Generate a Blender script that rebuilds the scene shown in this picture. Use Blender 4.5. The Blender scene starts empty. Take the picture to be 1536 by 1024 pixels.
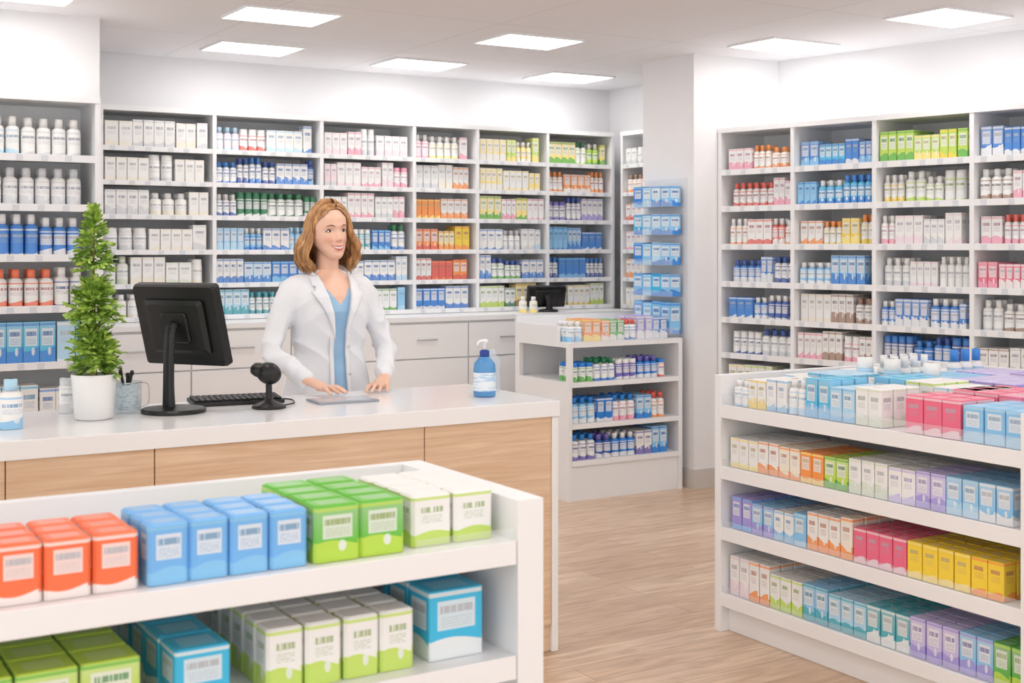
import bpy, math, random
import numpy as np
from mathutils import Vector, Matrix
import bmesh

R = random.Random(7)
scene = bpy.context.scene
COL = scene.collection

# ------------------------------------------------------------------ helpers
def s2l(c):
    return tuple((x/12.92 if x <= .04045 else ((x+.055)/1.055)**2.4) for x in c)

def link(ob, parent=None):
    COL.objects.link(ob)
    if parent: ob.parent = parent
    return ob

def empty(name, loc=(0,0,0), rot=(0,0,0)):
    e = bpy.data.objects.new(name, None)
    e.empty_display_size = .1
    e.location = loc; e.rotation_euler = rot
    return link(e)

def mat(name, col, rough=.5, metal=0, srgb=True, **kw):
    m = bpy.data.materials.new(name); m.use_nodes = True
    b = m.node_tree.nodes['Principled BSDF']
    c = s2l(col) if srgb else col
    b.inputs['Base Color'].default_value = (*c, 1)
    b.inputs['Roughness'].default_value = rough
    b.inputs['Metallic'].default_value = metal
    for k, v in kw.items():
        b.inputs[k.replace('_', ' ')].default_value = v
    return m

def noise_tint(m, c1, c2, scale=(1,1,1), nscale=5, detail=4, bump=0, lo=.3, hi=.7):
    nt = m.node_tree; N = nt.nodes; Lk = nt.links
    b = N['Principled BSDF']
    tc = N.new('ShaderNodeTexCoord'); mp = N.new('ShaderNodeMapping')
    mp.inputs['Scale'].default_value = scale
    no = N.new('ShaderNodeTexNoise'); no.inputs['Scale'].default_value = nscale
    no.inputs['Detail'].default_value = detail
    cr = N.new('ShaderNodeValToRGB')
    cr.color_ramp.elements[0].position = lo; cr.color_ramp.elements[1].position = hi
    cr.color_ramp.elements[0].color = (*s2l(c1), 1); cr.color_ramp.elements[1].color = (*s2l(c2), 1)
    Lk.new(tc.outputs['Object'], mp.inputs['Vector']); Lk.new(mp.outputs[0], no.inputs['Vector'])
    Lk.new(no.outputs['Fac'], cr.inputs[0]); Lk.new(cr.outputs[0], b.inputs['Base Color'])
    if bump:
        bp = N.new('ShaderNodeBump'); bp.inputs['Strength'].default_value = bump
        bp.inputs['Distance'].default_value = .01
        Lk.new(no.outputs['Fac'], bp.inputs['Height']); Lk.new(bp.outputs[0], b.inputs['Normal'])
    return m

class M:
    def __init__(s): s.v = []; s.f = []; s.mi = []
    def add(s, vs, fs, mi=0):
        o = len(s.v); s.v += [tuple(p) for p in vs]
        s.f += [tuple(i+o for i in f) for f in fs]; s.mi += [mi]*len(fs)
    def box(s, x0, x1, y0, y1, z0, z1, fr=None, mi=0):
        c = [(x0,y0),(x1,y0),(x1,y1),(x0,y1)]
        if fr:
            O, ux, uy = fr
            c = [(O[0]+a*ux[0]+b*uy[0], O[1]+a*ux[1]+b*uy[1]) for a, b in c]
        vs = [(*p, z0) for p in c]+[(*p, z1) for p in c]
        s.add(vs, [(3,2,1,0),(4,5,6,7),(0,1,5,4),(1,2,6,5),(2,3,7,6),(3,0,4,7)], mi)
    def lathe(s, prof, c=(0,0,0), n=32, mi=0):
        vs = []; fs = []
        for r, z in prof:
            for i in range(n):
                a = 2*math.pi*i/n
                vs.append((c[0]+r*math.cos(a), c[1]+r*math.sin(a), c[2]+z))
        for k in range(len(prof)-1):
            for i in range(n):
                j = (i+1) % n
                fs.append((k*n+i, k*n+j, (k+1)*n+j, (k+1)*n+i))
        s.add(vs, fs, mi)
    def ell(s, c, r, n=20, m=12, mi=0, T=None):
        vs = []; fs = []
        for k in range(m+1):
            ph = math.pi*k/m
            for i in range(n):
                a = 2*math.pi*i/n
                vs.append(Vector((r[0]*math.sin(ph)*math.cos(a), r[1]*math.sin(ph)*math.sin(a), -r[2]*math.cos(ph))))
        if T: vs = [T @ v for v in vs]
        vs = [v+Vector(c) for v in vs]
        for k in range(m):
            for i in range(n):
                j = (i+1) % n
                fs.append((k*n+i, k*n+j, (k+1)*n+j, (k+1)*n+i))
        s.add(vs, fs, mi)
    def tube(s, pts, rad, n=14, sub=4, side=None, mi=0, cap=True):
        pts = [Vector(p) for p in pts]
        rad = [(r, r) if not isinstance(r, tuple) else r for r in rad]
        def cm(A, i, t):
            p0 = A[max(i-1,0)]; p1 = A[i]; p2 = A[i+1]; p3 = A[min(i+2,len(A)-1)]
            return .5*((2*p1)+(p2-p0)*t+(2*p0-5*p1+4*p2-p3)*t*t+(3*p1-p0-3*p2+p3)*t**3)
        RR = [Vector((r[0], r[1], 0)) for r in rad]
        P = []; Q = []
        for i in range(len(pts)-1):
            for k in range(sub):
                P.append(cm(pts, i, k/sub)); Q.append(cm(RR, i, k/sub))
        P.append(pts[-1]); Q.append(RR[-1])
        T = [(P[min(i+1,len(P)-1)]-P[max(i-1,0)]).normalized() for i in range(len(P))]
        ref = Vector(side) if side else (Vector((1,0,0)) if abs(T[0].x) < .8 else Vector((0,1,0)))
        rings = []
        for i in range(len(P)):
            sd = (ref-T[i]*ref.dot(T[i])).normalized()
            if not side: ref = sd
            rings.append((P[i], T[i], sd, T[i].cross(sd), Q[i].x, Q[i].y))
        if cap:
            a = rings[0]; b = rings[-1]
            pre = [(a[0]-a[1]*a[5]*.9, a[1], a[2], a[3], a[4]*.4, a[5]*.4), (a[0]-a[1]*a[5]*.6, a[1], a[2], a[3], a[4]*.8, a[5]*.8)]
            post = [(b[0]+b[1]*b[5]*.6, b[1], b[2], b[3], b[4]*.8, b[5]*.8), (b[0]+b[1]*b[5]*.9, b[1], b[2], b[3], b[4]*.4, b[5]*.4)]
            rings = pre+rings+post
        vs = []; fs = []
        for (c, t, sd, up, ra, rb) in rings:
            for i in range(n):
                an = 2*math.pi*i/n
                vs.append(c+sd*ra*math.cos(an)+up*rb*math.sin(an))
        for k in range(len(rings)-1):
            for i in range(n):
                j = (i+1) % n
                fs.append((k*n+i, k*n+j, (k+1)*n+j, (k+1)*n+i))
        if cap:
            fs.append(tuple(range(n))[::-1]); fs.append(tuple((len(rings)-1)*n+i for i in range(n)))
        s.add(vs, fs, mi)
    def obj(s, name, mats, smooth=False, bevel=0, parent=None, loc=None, rot=None):
        me = bpy.data.meshes.new(name); me.from_pydata(s.v, [], s.f)
        for m in (mats if isinstance(mats, list) else [mats]): me.materials.append(m)
        me.polygons.foreach_set('material_index', s.mi)
        if smooth: me.polygons.foreach_set('use_smooth', [True]*len(s.f))
        me.update()
        ob = bpy.data.objects.new(name, me); link(ob, parent)
        if loc: ob.location = loc
        if rot: ob.rotation_euler = rot
        if bevel:
            b = ob.modifiers.new('b', 'BEVEL'); b.width = bevel; b.segments = 2; b.limit_method = 'ANGLE'
        return ob

def bake(ob):
    dg = bpy.context.evaluated_depsgraph_get(); dg.update()
    me = bpy.data.meshes.new_from_object(ob.evaluated_get(dg))
    ob.modifiers.clear(); ob.data = me
    me.polygons.foreach_set('use_smooth', [True]*len(me.polygons))
    return ob

def remesh(ob, vox, it=5, fac=.5):
    r = ob.modifiers.new('r', 'REMESH'); r.mode = 'VOXEL'; r.voxel_size = vox
    s = ob.modifiers.new('s', 'SMOOTH'); s.iterations = it; s.factor = fac
    return ob

# ------------------------------------------------------------------ materials
m_wall = noise_tint(mat('wall_paint', (.93,.93,.94), .7), (.92,.918,.925), (.935,.932,.94), nscale=2)
m_lam = mat('white_laminate', (.95,.952,.96), .35)
m_lam2 = mat('white_panel', (.94,.942,.95), .45)
m_tag = mat('price_tag', (.86,.875,.90), .5)
m_gap = mat('shadow_gap', (.55,.55,.57), .7)
m_top = mat('counter_solid_surface', (.96,.96,.965), .16)
m_base = mat('baseboard_beige', (.82,.79,.77), .5)
m_black = noise_tint(mat('black_plastic', (.05,.05,.055), .38), (.05,.05,.055), (.07,.07,.075), nscale=40)
m_screen = mat('screen_dark', (.03,.03,.035), .12)
m_metal = mat('brushed_metal', (.75,.76,.78), .3, .9)
m_clear = mat('clear_acrylic', (.95,.97,1), .05, Alpha=.14)
m_em = bpy.data.materials.new('light_diffuser'); m_em.use_nodes = True
_n = m_em.node_tree.nodes; _n.remove(_n['Principled BSDF'])
_e = _n.new('ShaderNodeEmission'); _e.inputs[0].default_value = (1,.98,.95,1); _e.inputs[1].default_value = 9.5
m_em.node_tree.links.new(_e.outputs[0], _n['Material Output'].inputs[0])

def oak():
    m = mat('oak_veneer', (.8,.66,.52), .45)
    nt = m.node_tree; N = nt.nodes; L = nt.links; b = N['Principled BSDF']
    tc = N.new('ShaderNodeTexCoord'); mp = N.new('ShaderNodeMapping'); mp.inputs['Scale'].default_value = (1.2, 14, 22)
    n1 = N.new('ShaderNodeTexNoise'); n1.inputs['Scale'].default_value = 3; n1.inputs['Detail'].default_value = 8; n1.inputs['Distortion'].default_value = .6
    cr = N.new('ShaderNodeValToRGB'); e = cr.color_ramp.elements
    e[0].position = .3; e[1].position = .72
    e[0].color = (*s2l((.84,.70,.57)), 1); e[1].color = (*s2l((.92,.81,.69)), 1)
    L.new(tc.outputs['Object'], mp.inputs[0]); L.new(mp.outputs[0], n1.inputs['Vector']); L.new(n1.outputs['Fac'], cr.inputs[0]); L.new(cr.outputs[0], b.inputs['Base Color'])
    return m
m_oak = oak()

def floor_mat():
    m = mat('oak_plank_floor', (.8,.7,.6), .30)
    nt = m.node_tree; N = nt.nodes; L = nt.links; b = N['Principled BSDF']
    tc = N.new('ShaderNodeTexCoord')
    br = N.new('ShaderNodeTexBrick')
    br.inputs['Color1'].default_value = (*s2l((.89,.785,.685)), 1); br.inputs['Color2'].default_value = (*s2l((.83,.71,.60)), 1)
    br.inputs['Mortar'].default_value = (*s2l((.68,.56,.46)), 1)
    br.inputs['Scale'].default_value = 1; br.inputs['Mortar Size'].default_value = .0018
    br.inputs['Brick Width'].default_value = 1.3; br.inputs['Row Height'].default_value = .16; br.offset = .37
    mp = N.new('ShaderNodeMapping'); mp.inputs['Scale'].default_value = (1.8, 12, 1)
    n1 = N.new('ShaderNodeTexNoise'); n1.inputs['Scale'].default_value = 2.2; n1.inputs['Detail'].default_value = 7; n1.inputs['Distortion'].default_value = .9
    cr = N.new('ShaderNodeValToRGB'); e = cr.color_ramp.elements
    e[0].position = .3; e[1].position = .68; e[0].color = (.66,.59,.52,1); e[1].color = (1.05,1.05,1.05,1)
    mx = N.new('ShaderNodeMix'); mx.data_type = 'RGBA'; mx.blend_type = 'MULTIPLY'; mx.inputs[0].default_value = .85
    L.new(tc.outputs['Object'], br.inputs['Vector']); L.new(tc.outputs['Object'], mp.inputs[0]); L.new(mp.outputs[0], n1.inputs['Vector'])
    L.new(n1.outputs['Fac'], cr.inputs[0]); L.new(br.outputs['Color'], mx.inputs[6]); L.new(cr.outputs[0], mx.inputs[7]); L.new(mx.outputs[2], b.inputs['Base Color'])
    return m
m_floor = floor_mat()

def ceil_mat():
    m = mat('ceiling_tile', (.9,.9,.91), .8)
    nt = m.node_tree; N = nt.nodes; L = nt.links; b = N['Principled BSDF']
    tc = N.new('ShaderNodeTexCoord'); br = N.new('ShaderNodeTexBrick'); br.offset = 0
    br.inputs['Color1'].default_value = (*s2l((.95,.945,.955)), 1); br.inputs['Color2'].default_value = (*s2l((.935,.93,.94)), 1)
    br.inputs['Mortar'].default_value = (*s2l((.86,.86,.87)), 1)
    br.inputs['Scale'].default_value = 1; br.inputs['Mortar Size'].default_value = .004
    br.inputs['Brick Width'].default_value = 1.2; br.inputs['Row Height'].default_value = 1.2
    L.new(tc.outputs['Object'], br.inputs['Vector']); L.new(br.outputs['Color'], b.inputs['Base Color'])
    return m
m_ceil = ceil_mat()

def pack_mat():
    m = mat('printed_packaging', (1,1,1), .36)
    nt = m.node_tree; N = nt.nodes; L = nt.links; b = N['Principled BSDF']
    a1 = N.new('ShaderNodeAttribute'); a1.attribute_name = 'Col'
    a2 = N.new('ShaderNodeAttribute'); a2.attribute_name = 'Col2'
    uv = N.new('ShaderNodeUVMap'); uv.uv_map = 'UVMap'
    sp = N.new('ShaderNodeSeparateXYZ'); L.new(uv.outputs[0], sp.inputs[0])
    u, v, sd = sp.outputs[0], sp.outputs[1], a1.outputs['Alpha']
    def mt(op, a, c=None, clamp=False):
        n = N.new('ShaderNodeMath'); n.operation = op; n.use_clamp = clamp
        for i, x in enumerate([a, c]):
            if x is None: continue
            if isinstance(x, (int, float)): n.inputs[i].default_value = x
            else: L.new(x, n.inputs[i])
        return n.outputs[0]
    def rng(x, lo, hi): return mt('MULTIPLY', mt('GREATER_THAN', x, lo), mt('LESS_THAN', x, hi))
    def mix(f, c1, c2, k=1):
        n = N.new('ShaderNodeMix'); n.data_type = 'RGBA'
        L.new(mt('MULTIPLY', f, k), n.inputs[0])
        for i, c in ((6, c1), (7, c2)):
            if isinstance(c, tuple): n.inputs[i].default_value = c
            else: L.new(c, n.inputs[i])
        return n.outputs[2]
    def text(fu, fv, th=.44):
        cb = N.new('ShaderNodeCombineXYZ')
        L.new(mt('ADD', mt('MULTIPLY', u, fu), mt('MULTIPLY', sd, 53)), cb.inputs[0])
        L.new(mt('ADD', mt('FLOOR', mt('MULTIPLY', v, fv)), mt('MULTIPLY', sd, 91)), cb.inputs[1])
        n = N.new('ShaderNodeTexNoise'); n.inputs['Scale'].default_value = 1; n.inputs['Detail'].default_value = 0
        L.new(cb.outputs[0], n.inputs['Vector'])
        return mt('GREATER_THAN', n.outputs['Fac'], th)
    col = a1.outputs['Color']; acc = a2.outputs['Color']
    side = mt('LESS_THAN', v, 1.2)
    grad = mt('MULTIPLY', mt('MULTIPLY', mt('SUBTRACT', v, .3, True), side), mt('GREATER_THAN', sd, .5))
    c = mix(grad, col, (.86,.87,.88,1), .40)
    wob = mt('MULTIPLY', mt('SINE', mt('ADD', mt('MULTIPLY', u, 3.0), mt('MULTIPLY', sd, 20))), .07)
    vb = mt('ADD', v, wob)
    c = mix(mt('LESS_THAN', vb, mt('ADD', mt('MULTIPLY', sd, .24), .12)), c, acc, .90)
    c = mix(rng(v, .91, .97), c, acc, .75)
    panel = mt('MULTIPLY', mt('MULTIPLY', rng(u, .13, .87), rng(v, .42, .84)), mt('GREATER_THAN', sd, .22))
    c = mix(panel, c, (.87,.88,.89,1), .74)
    toppan = mt('MULTIPLY', rng(u, .16, .84), rng(v, 2.18, 2.82))
    c = mix(toppan, c, (.88,.89,.90,1), .22)
    dark = N.new('ShaderNodeMix'); dark.data_type = 'RGBA'; dark.inputs[0].default_value = .5
    L.new(acc, dark.inputs[6]); dark.inputs[7].default_value = (.04,.07,.18,1)
    dk = dark.outputs[2]
    t1 = mt('MULTIPLY', mt('MULTIPLY', rng(u, .18, .82), rng(v, .66, .77)), text(30, 3, .38))
    c = mix(t1, c, dk, .85)
    lines = mt('LESS_THAN', mt('FRACT', mt('MULTIPLY', v, 24)), .5)
    t2 = mt('MULTIPLY', mt('MULTIPLY', mt('MULTIPLY', rng(u, .20, .80), rng(v, .46, .62)), text(40, 24)), lines)
    c = mix(t2, c, dk, .5)
    du = mt('SUBTRACT', u, .62); dv = mt('SUBTRACT', v, .28)
    cir = mt('LESS_THAN', mt('ADD', mt('MULTIPLY', du, du), mt('MULTIPLY', dv, dv)), .010)
    c = mix(mt('MULTIPLY', cir, mt('GREATER_THAN', sd, .55)), c, (.85,.87,.9,1), .8)
    L.new(c, b.inputs['Base Color'])
    return m
m_pack = pack_mat()

# ------------------------------------------------------------------ packaging builder
PAL = dict(W=(.95,.95,.945), c=(.96,.93,.86), b=(.16,.52,.86), B=(.15,.34,.68), l=(.55,.79,.95), t=(.28,.70,.76),
           g=(.36,.72,.28), G=(.10,.50,.33), y=(.98,.85,.22), o=(.98,.60,.26), r=(.91,.38,.33), p=(.95,.64,.73),
           P=(.94,.42,.55), v=(.66,.61,.88), V=(.46,.42,.74), L=(.76,.88,.32), n=(.66,.52,.43), k=(.84,.85,.87),
           s=(.72,.87,.96), e=(.86,.90,.83), O=(.97,.46,.28), h=(.95,.87,.90), a=(.25,.74,.91), Y=(.99,.91,.55), w=(.80,.76,.94),
           C=(.46,.72,.95), N=(.40,.76,.22))
PAL = {k: s2l(v) for k, v in PAL.items()}
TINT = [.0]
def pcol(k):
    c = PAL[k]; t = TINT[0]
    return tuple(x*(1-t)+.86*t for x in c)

class Pack:
    def __init__(s): s.v=[]; s.f=[]; s.c1=[]; s.c2=[]; s.uv=[]; s.sm=[]
    def face(s, idx, uvs, c1, c2, sm=False):
        s.f.append(idx); s.sm.append(sm)
        for t in uvs: s.uv += t; s.c1 += c1; s.c2 += c2
    def box(s, fr, x, y, z, w, d, h, a, b, seed, ch=0):
        O, ux, uy = fr
        c1 = [*a, seed]; c2 = [*b, 1]
        if ch:
            cs = [(ch,0),(w-ch,0),(w,ch),(w,d-ch),(w-ch,d),(ch,d),(0,d-ch),(0,ch)]
        else: cs = [(0,0),(w,0),(w,d),(0,d)]
        n = len(cs); o = len(s.v)
        lv = [(0, 0, 0)] + ([(h-ch*.7, 0, .98), (h, ch*.8, 1.5)] if ch else [(h, 0, 1)])
        for (zz, ins, vv) in lv:
            for (p, q) in cs:
                if ins: p = p+(w/2-p)/(w/2)*ins; q = q+(d/2-q)/(d/2)*ins
                p += x; q += y
                s.v.append((O[0]+p*ux[0]+q*uy[0], O[1]+p*ux[1]+q*uy[1], z+zz))
        for k in range(len(lv)-1):
            for i in range(n):
                j = (i+1) % n
                big = (not ch) or i % 2 == 0
                v0, v1 = lv[k][2], lv[k+1][2]
                if v0 > .9: v0 = v1 = 1.5
                uvs = [[0,v0],[1,v0],[1,v1],[0,v1]] if big else [[.02,v0],[.02,v0],[.02,v1],[.02,v1]]
                s.face((o+k*n+i, o+k*n+j, o+(k+1)*n+j, o+(k+1)*n+i), uvs, c1, c2)
        t = o+(len(lv)-1)*n
        s.face(tuple(t+i for i in range(n)), [[p/w, 2.001+.998*q/d] for p, q in cs], c1, c2)
        s.face(tuple(o+i for i in range(n))[::-1], [[.5,1.5]]*n, c1, c2)
    def bottle(s, fr, x, y, z, r, h, a, b, cap, seed, kind=0, n=12):
        O, ux, uy = fr
        cx = O[0]+x*ux[0]+y*uy[0]; cy = O[1]+x*ux[1]+y*uy[1]
        ang0 = math.atan2(ux[1], ux[0])
        if kind == 0: prof = [(r,0,0,0),(r,.66*h,1,0),(.85*r,.72*h,1.5,0),(.5*r,.76*h,1.5,0),(.56*r,.76*h,1.5,1),(.56*r,.99*h,1.5,1),(.01,h,1.5,1)]
        elif kind == 1: prof = [(r,0,0,0),(r,.74*h,1,0),(.9*r,.78*h,1.5,0),(.92*r,.79*h,1.5,1),(.9*r,.99*h,1.5,1),(.01,h,1.5,1)]
        else: prof = [(r,0,0,0),(r,.80*h,1,0),(.45*r,.84*h,1.5,0),(.42*r,.86*h,1.5,1),(.36*r,h,1.5,1),(.01,h,1.5,1)]
        o = len(s.v)
        for (rr, zz, vv, cc) in prof:
            for i in range(n):
                an = ang0-math.pi+2*math.pi*i/n
                s.v.append((cx+rr*math.cos(an), cy+rr*math.sin(an), z+zz))
        for k in range(len(prof)-1):
            cc = cap if prof[k+1][3] else a
            for i in range(n):
                j = (i+1) % n
                u0 = (2*i/n) % 1; u1 = u0+2/n
                v0, v1 = prof[k][2], prof[k+1][2]
                if k > 0: v0 = v1 = 1.5
                s.face((o+k*n+i, o+k*n+j, o+(k+1)*n+j, o+(k+1)*n+i), [[u0,v0],[u1,v0],[u1,v1],[u0,v1]], [*cc, seed], [*b, 1], True)
    def obj(s, name):
        me = bpy.data.meshes.new(name); me.from_pydata(s.v, [], s.f)
        me.materials.append(m_pack)
        for nm, d in (('Col', s.c1), ('Col2', s.c2)):
            at = me.color_attributes.new(nm, 'FLOAT_COLOR', 'CORNER'); at.data.foreach_set('color', d)
        ul = me.uv_layers.new(name='UVMap'); ul.data.foreach_set('uv', s.uv)
        me.polygons.foreach_set('use_smooth', s.sm); me.update()
        return link(bpy.data.objects.new(name, me))

def item(pk, fr, spec, x, y, z, w, d, h, seed, ch=0):
    k = spec[0]; a = pcol(spec[1]); b = pcol(spec[2])
    if k == 'x': pk.box(fr, x, y, z, w, d, h, a, b, seed, ch)
    else:
        cap = pcol(spec[3]) if len(spec) > 3 else pcol('W')
        pk.bottle(fr, x+w/2, y+w/2, z, w/2, h, a, b, cap, seed, {'j':0,'q':1,'u':2}[k])

def fill(pk, fr, x0, x1, z, hmax, specs, wr=(.045,.065), rows=2, y0=.02, hf=(.66,.86), runs=(2,4), ch=0, whiten=.4, bot=.28):
    specs = specs.split(); x = x0+.006; last = None
    while x < x1-wr[0]:
        sp = R.choice(specs)
        if sp == last and len(specs) > 1: sp = R.choice(specs)
        last = sp
        if sp[0] == 'x' and sp[1] not in 'WcYhsek' and R.random() < whiten: sp = 'xW'+sp[1]
        if sp[0] == 'x' and R.random() < bot: sp = R.choice('jq')+sp[1:3]+R.choice(['W', 'W', sp[2]])
        w = R.uniform(*wr); h = hmax*R.uniform(*hf); seed = R.random()
        dd = w if sp[0] != 'x' else R.uniform(.045,.07)
        for _ in range(R.randint(*runs)):
            if x+w > x1-.004: break
            for j in range(rows):
                item(pk, fr, sp, x, y0+j*(dd+.006)+R.uniform(0,.004), z, w, dd, h, seed, ch)
            x += w+R.uniform(.002,.005)
        x += R.uniform(.0,.006)
        if x1-x < wr[0]+.01: break

def seq(pk, fr, x, z, groups, rows=3, y0=.02, d=.06, ch=.003, gap=.004, jit=.003):
    for sp, n, w, h in groups:
        seed = R.uniform(.26,.95)
        if sp[0] == 'x' and len(sp) > 3: seed = .12
        for _ in range(n):
            for j in range(rows):
                dd = w if sp[0] != 'x' else d
                item(pk, fr, sp, x+R.uniform(-jit/2, jit/2), y0+j*(dd+.006)+R.uniform(0,jit), z, w, dd, h, seed, ch)
            x += w+gap
    return x

# ------------------------------------------------------------------ room
CH = 2.7
m = M(); m.box(-3, 7.6, -2.5, 8.3, -.1, 0); m.obj('floor', m_floor)
m = M(); m.box(-3, 7.6, -2.5, 8.3, CH, CH+.1); m.obj('ceiling', m_ceil)
m = M(); m.box(1.60, 6.3, 8.14, 8.3, 0, CH); m.obj('wall_back', m_wall)
m = M(); m.box(-3, 1.72, 6.95, 8.14, 0, CH); m.obj('wall_left', m_wall)
m = M(); m.box(5.87, 6.3, 6.8, 8.14, 0, CH); m.obj('wall_side', m_wall)
m = M(); m.box(5.17, 6.3, 6.28, 6.8, 0, CH); m.obj('wall_column', m_wall)
m = M(); m.box(5.158, 5.40, 6.268, 6.28, 0, .12); m.box(5.158, 5.17, 6.28, 6.8, 0, .12); m.obj('baseboard_column', m_base)
FR = ((5.36, 6.26), (.185, -.9827), (.9827, .185))
m = M(); m.box(-.08, 8.4, .5, .62, 0, CH, FR); m.obj('wall_right', m_wall)

lights = [(2.50,6.37),(2.76,7.50),(3.93,7.58),(4.04,6.40),(5.14,7.62),(5.41,5.74),(5.48,4.59),(1.22,6.45),
          (1.3,4.4),(2.7,4.4),(4.0,4.4),(5.5,3.2),(4.1,2.4),(2.7,2.4),(1.2,2.4),(4.1,.5),(2.7,.5),(1.2,.5),(-.6,1.4),(-.6,3.6)]
for (x, y) in lights:
    m = M(); a, b = .25, .19
    m.box(x-a, x+a, y-b, y+b, CH-.006, CH-.001, mi=0)
    t = .012
    m.box(x-a-t, x+a+t, y-b-t, y-b, CH-.012, CH-.001, mi=1); m.box(x-a-t, x+a+t, y+b, y+b+t, CH-.012, CH-.001, mi=1)
    m.box(x-a-t, x-a, y-b, y+b, CH-.012, CH-.001, mi=1); m.box(x+a, x+a+t, y-b, y+b, CH-.012, CH-.001, mi=1)
    m.obj('ceiling_light_panel', [m_em, m_lam])

# ------------------------------------------------------------------ wall shelving
def shelving(name, fr, xs, depth, top, levels, z0=0, lip=.024, th=.024):
    m = M()
    for i, x in enumerate(xs):
        m.box(x-th/2, x+th/2, 0, depth, z0, top, fr)
    m.box(xs[0]-th/2, xs[-1]+th/2, -.004, depth, top, top+.03, fr)
    m.box(xs[0], xs[-1], depth-.012, depth, z0, top, fr, mi=1)
    for a, b in zip(xs[:-1], xs[1:]):
        for z in levels:
            m.box(a+th/2, b-th/2, .012, depth-.012, z-.018, z, fr)
            m.box(a+th/2, b-th/2, .004, .012, z-lip, z+.006, fr)
            x = a+.05
            while x < b-.08:
                m.box(x, x+.032, .002, .004, z-lip+.003, z+.002, fr, mi=2); x += R.uniform(.09,.16)
    return m.obj(name, [m_lam, m_lam2, m_tag])

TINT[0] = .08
FB = ((0, 7.78), (1, 0), (0, 1))
xsB = [1.935, 2.621, 3.332, 4.001, 4.492, 5.069, 5.643]
lvB = [2.096, 1.892, 1.688, 1.476, 1.272, 1.075]
shelving('wall_shelving', FB, xsB, .355, 2.31, lvB[:-1]+[1.075], z0=1.05)
pk = Pack()
BW = [
 ["xWc xWk xWe", "xWc xWc xWk", "xWc xWk jWcW", "xWk xWc jWeW", "xWc xWe", "xWk jWcW xWc"],
 ["xWs xWr xWb xWl xhs", "jWGG jBlB jWBB qWGG jWbb xWb", "qGWG jWBW qVWW jWGG xWG", "xls xWb xls jlbW", "xlb jWbb xsb xbl", "xst jWtt xkt"],
 ["xWh xWp xWk", "xWp xhk xWh", "xWk xWc xWp", "xbl qtWW jWbG xlW", "xWb xlb xWs jWlB", "xWg jtWW xls xWb"],
 ["xWp xWY xhp", "xWo xWc xWk", "xor xWo xoY xyo", "xyo xor xYo xoW", "xro xrW xor xWr", "xWb xrW xbW xWr xlb"],
 ["xYW xWL xLY", "xYW xWY xYc", "xWL xYg xWp xgY", "xWb xWs xWk", "xWb jWgB xWl", "xWL jWnn xYn xWG"],
 ["jWgG xLg xYg jWLG", "xoW xWr jWoo xro", "xvW qWVV jWVB xWv", "jWbB xbW xlb", "jWbb xbl jWBb", "xWy xWL jWyG"]]
for bi, bay in enumerate(BW):
    for li, sp in enumerate(bay):
        hmax = (2.31-2.12) if li == 0 else .18
        wr = (.055,.085) if bi == 0 else (.036,.058)
        fill(pk, FB, xsB[bi]+.02, xsB[bi+1]-.02, lvB[li]+.001, hmax, sp, wr=wr, rows=2, y0=.015+.02*(bi % 2), hf=(.72,.95), runs=(2,4), whiten=.12, bot=.1 if bi == 0 else .25)
pk.obj('medicine_packages')

FS = ((5.66, 7.72), (0,-1), (1,0))
shelving('wall_shelving', FS, [.02,.46,.90], .20, 2.31, lvB[:-1]+[1.075,.85,.6], z0=.0)
pk = Pack()
for li, sp in enumerate(["jWBB xWk", "xoW jWon", "xrW xWr", "xpW jWVV", "xWo xcn", "xWc xWb", "xWb", "xWk"]):
    lv = (lvB[:-1]+[1.075,.85,.6])[li]
    for a in (.02,.46): fill(pk, FS, a+.02, a+.42, lv+.001, .17, sp, rows=2, y0=.02, hf=(.7,.9))
pk.obj('vitamin_packages')

m = M()
X0, X1, Y0 = 1.74, 5.62, 7.45
m.box(X0, X1, Y0+.02, 8.13, .08, 1.015); m.box(X0, X1, Y0+.06, 8.13, 0, .08)
m.box(X0, X1, Y0-.01, 8.13, 1.015, 1.048)
x = X0+.01
while x < X1-.3:
    w = .62
    x2 = min(x+w, X1-.01)
    m.box(x+.004, x2-.004, Y0, Y0+.02, .78, 1.0); m.box(x+.004, x2-.004, Y0, Y0+.02, .09, .772)
    m.box((x+x2)/2-.07, (x+x2)/2+.07, Y0-.022, Y0-.014, .895, .905, mi=1)
    m.box((x+x2)/2-.07, (x+x2)/2-.062, Y0-.016, Y0, .895, .905, mi=1); m.box((x+x2)/2+.062, (x+x2)/2+.07, Y0-.016, Y0, .895, .905, mi=1)
    x = x2
m.obj('base_cabinet', [m_lam, m_metal], bevel=.002)

FL = ((0, 6.62), (1,0), (0,1))
lvL = [1.948, 1.704, 1.457, 1.206, .93, .62, .30]
xsL = [-.55, .17, .90, 1.63]
shelving('wall_shelving', FL, xsL, .32, 2.215, lvL, z0=0, lip=.03, th=.026)
pk = Pack()
LW = ["jWsW jWkW jWsW", "jWkW jWoo jWkk", "jbWW jWbb jbWW", "jWOO jWBW joWo jWnW", "xab xsW xWt xlb", "xlW xWb xab xlb", "xWb xWl"]
for a, b in zip(xsL[:-1], xsL[1:]):
    for li, sp in enumerate(LW):
        fill(pk, FL, a+.02, b-.02, lvL[li]+.001, .22, sp, wr=(.062,.074) if li < 4 else (.055,.085), rows=2, y0=.03, hf=(.80,.93), runs=(3,5), bot=0, whiten=.15)
pk.obj('medicine_bottles')

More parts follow.
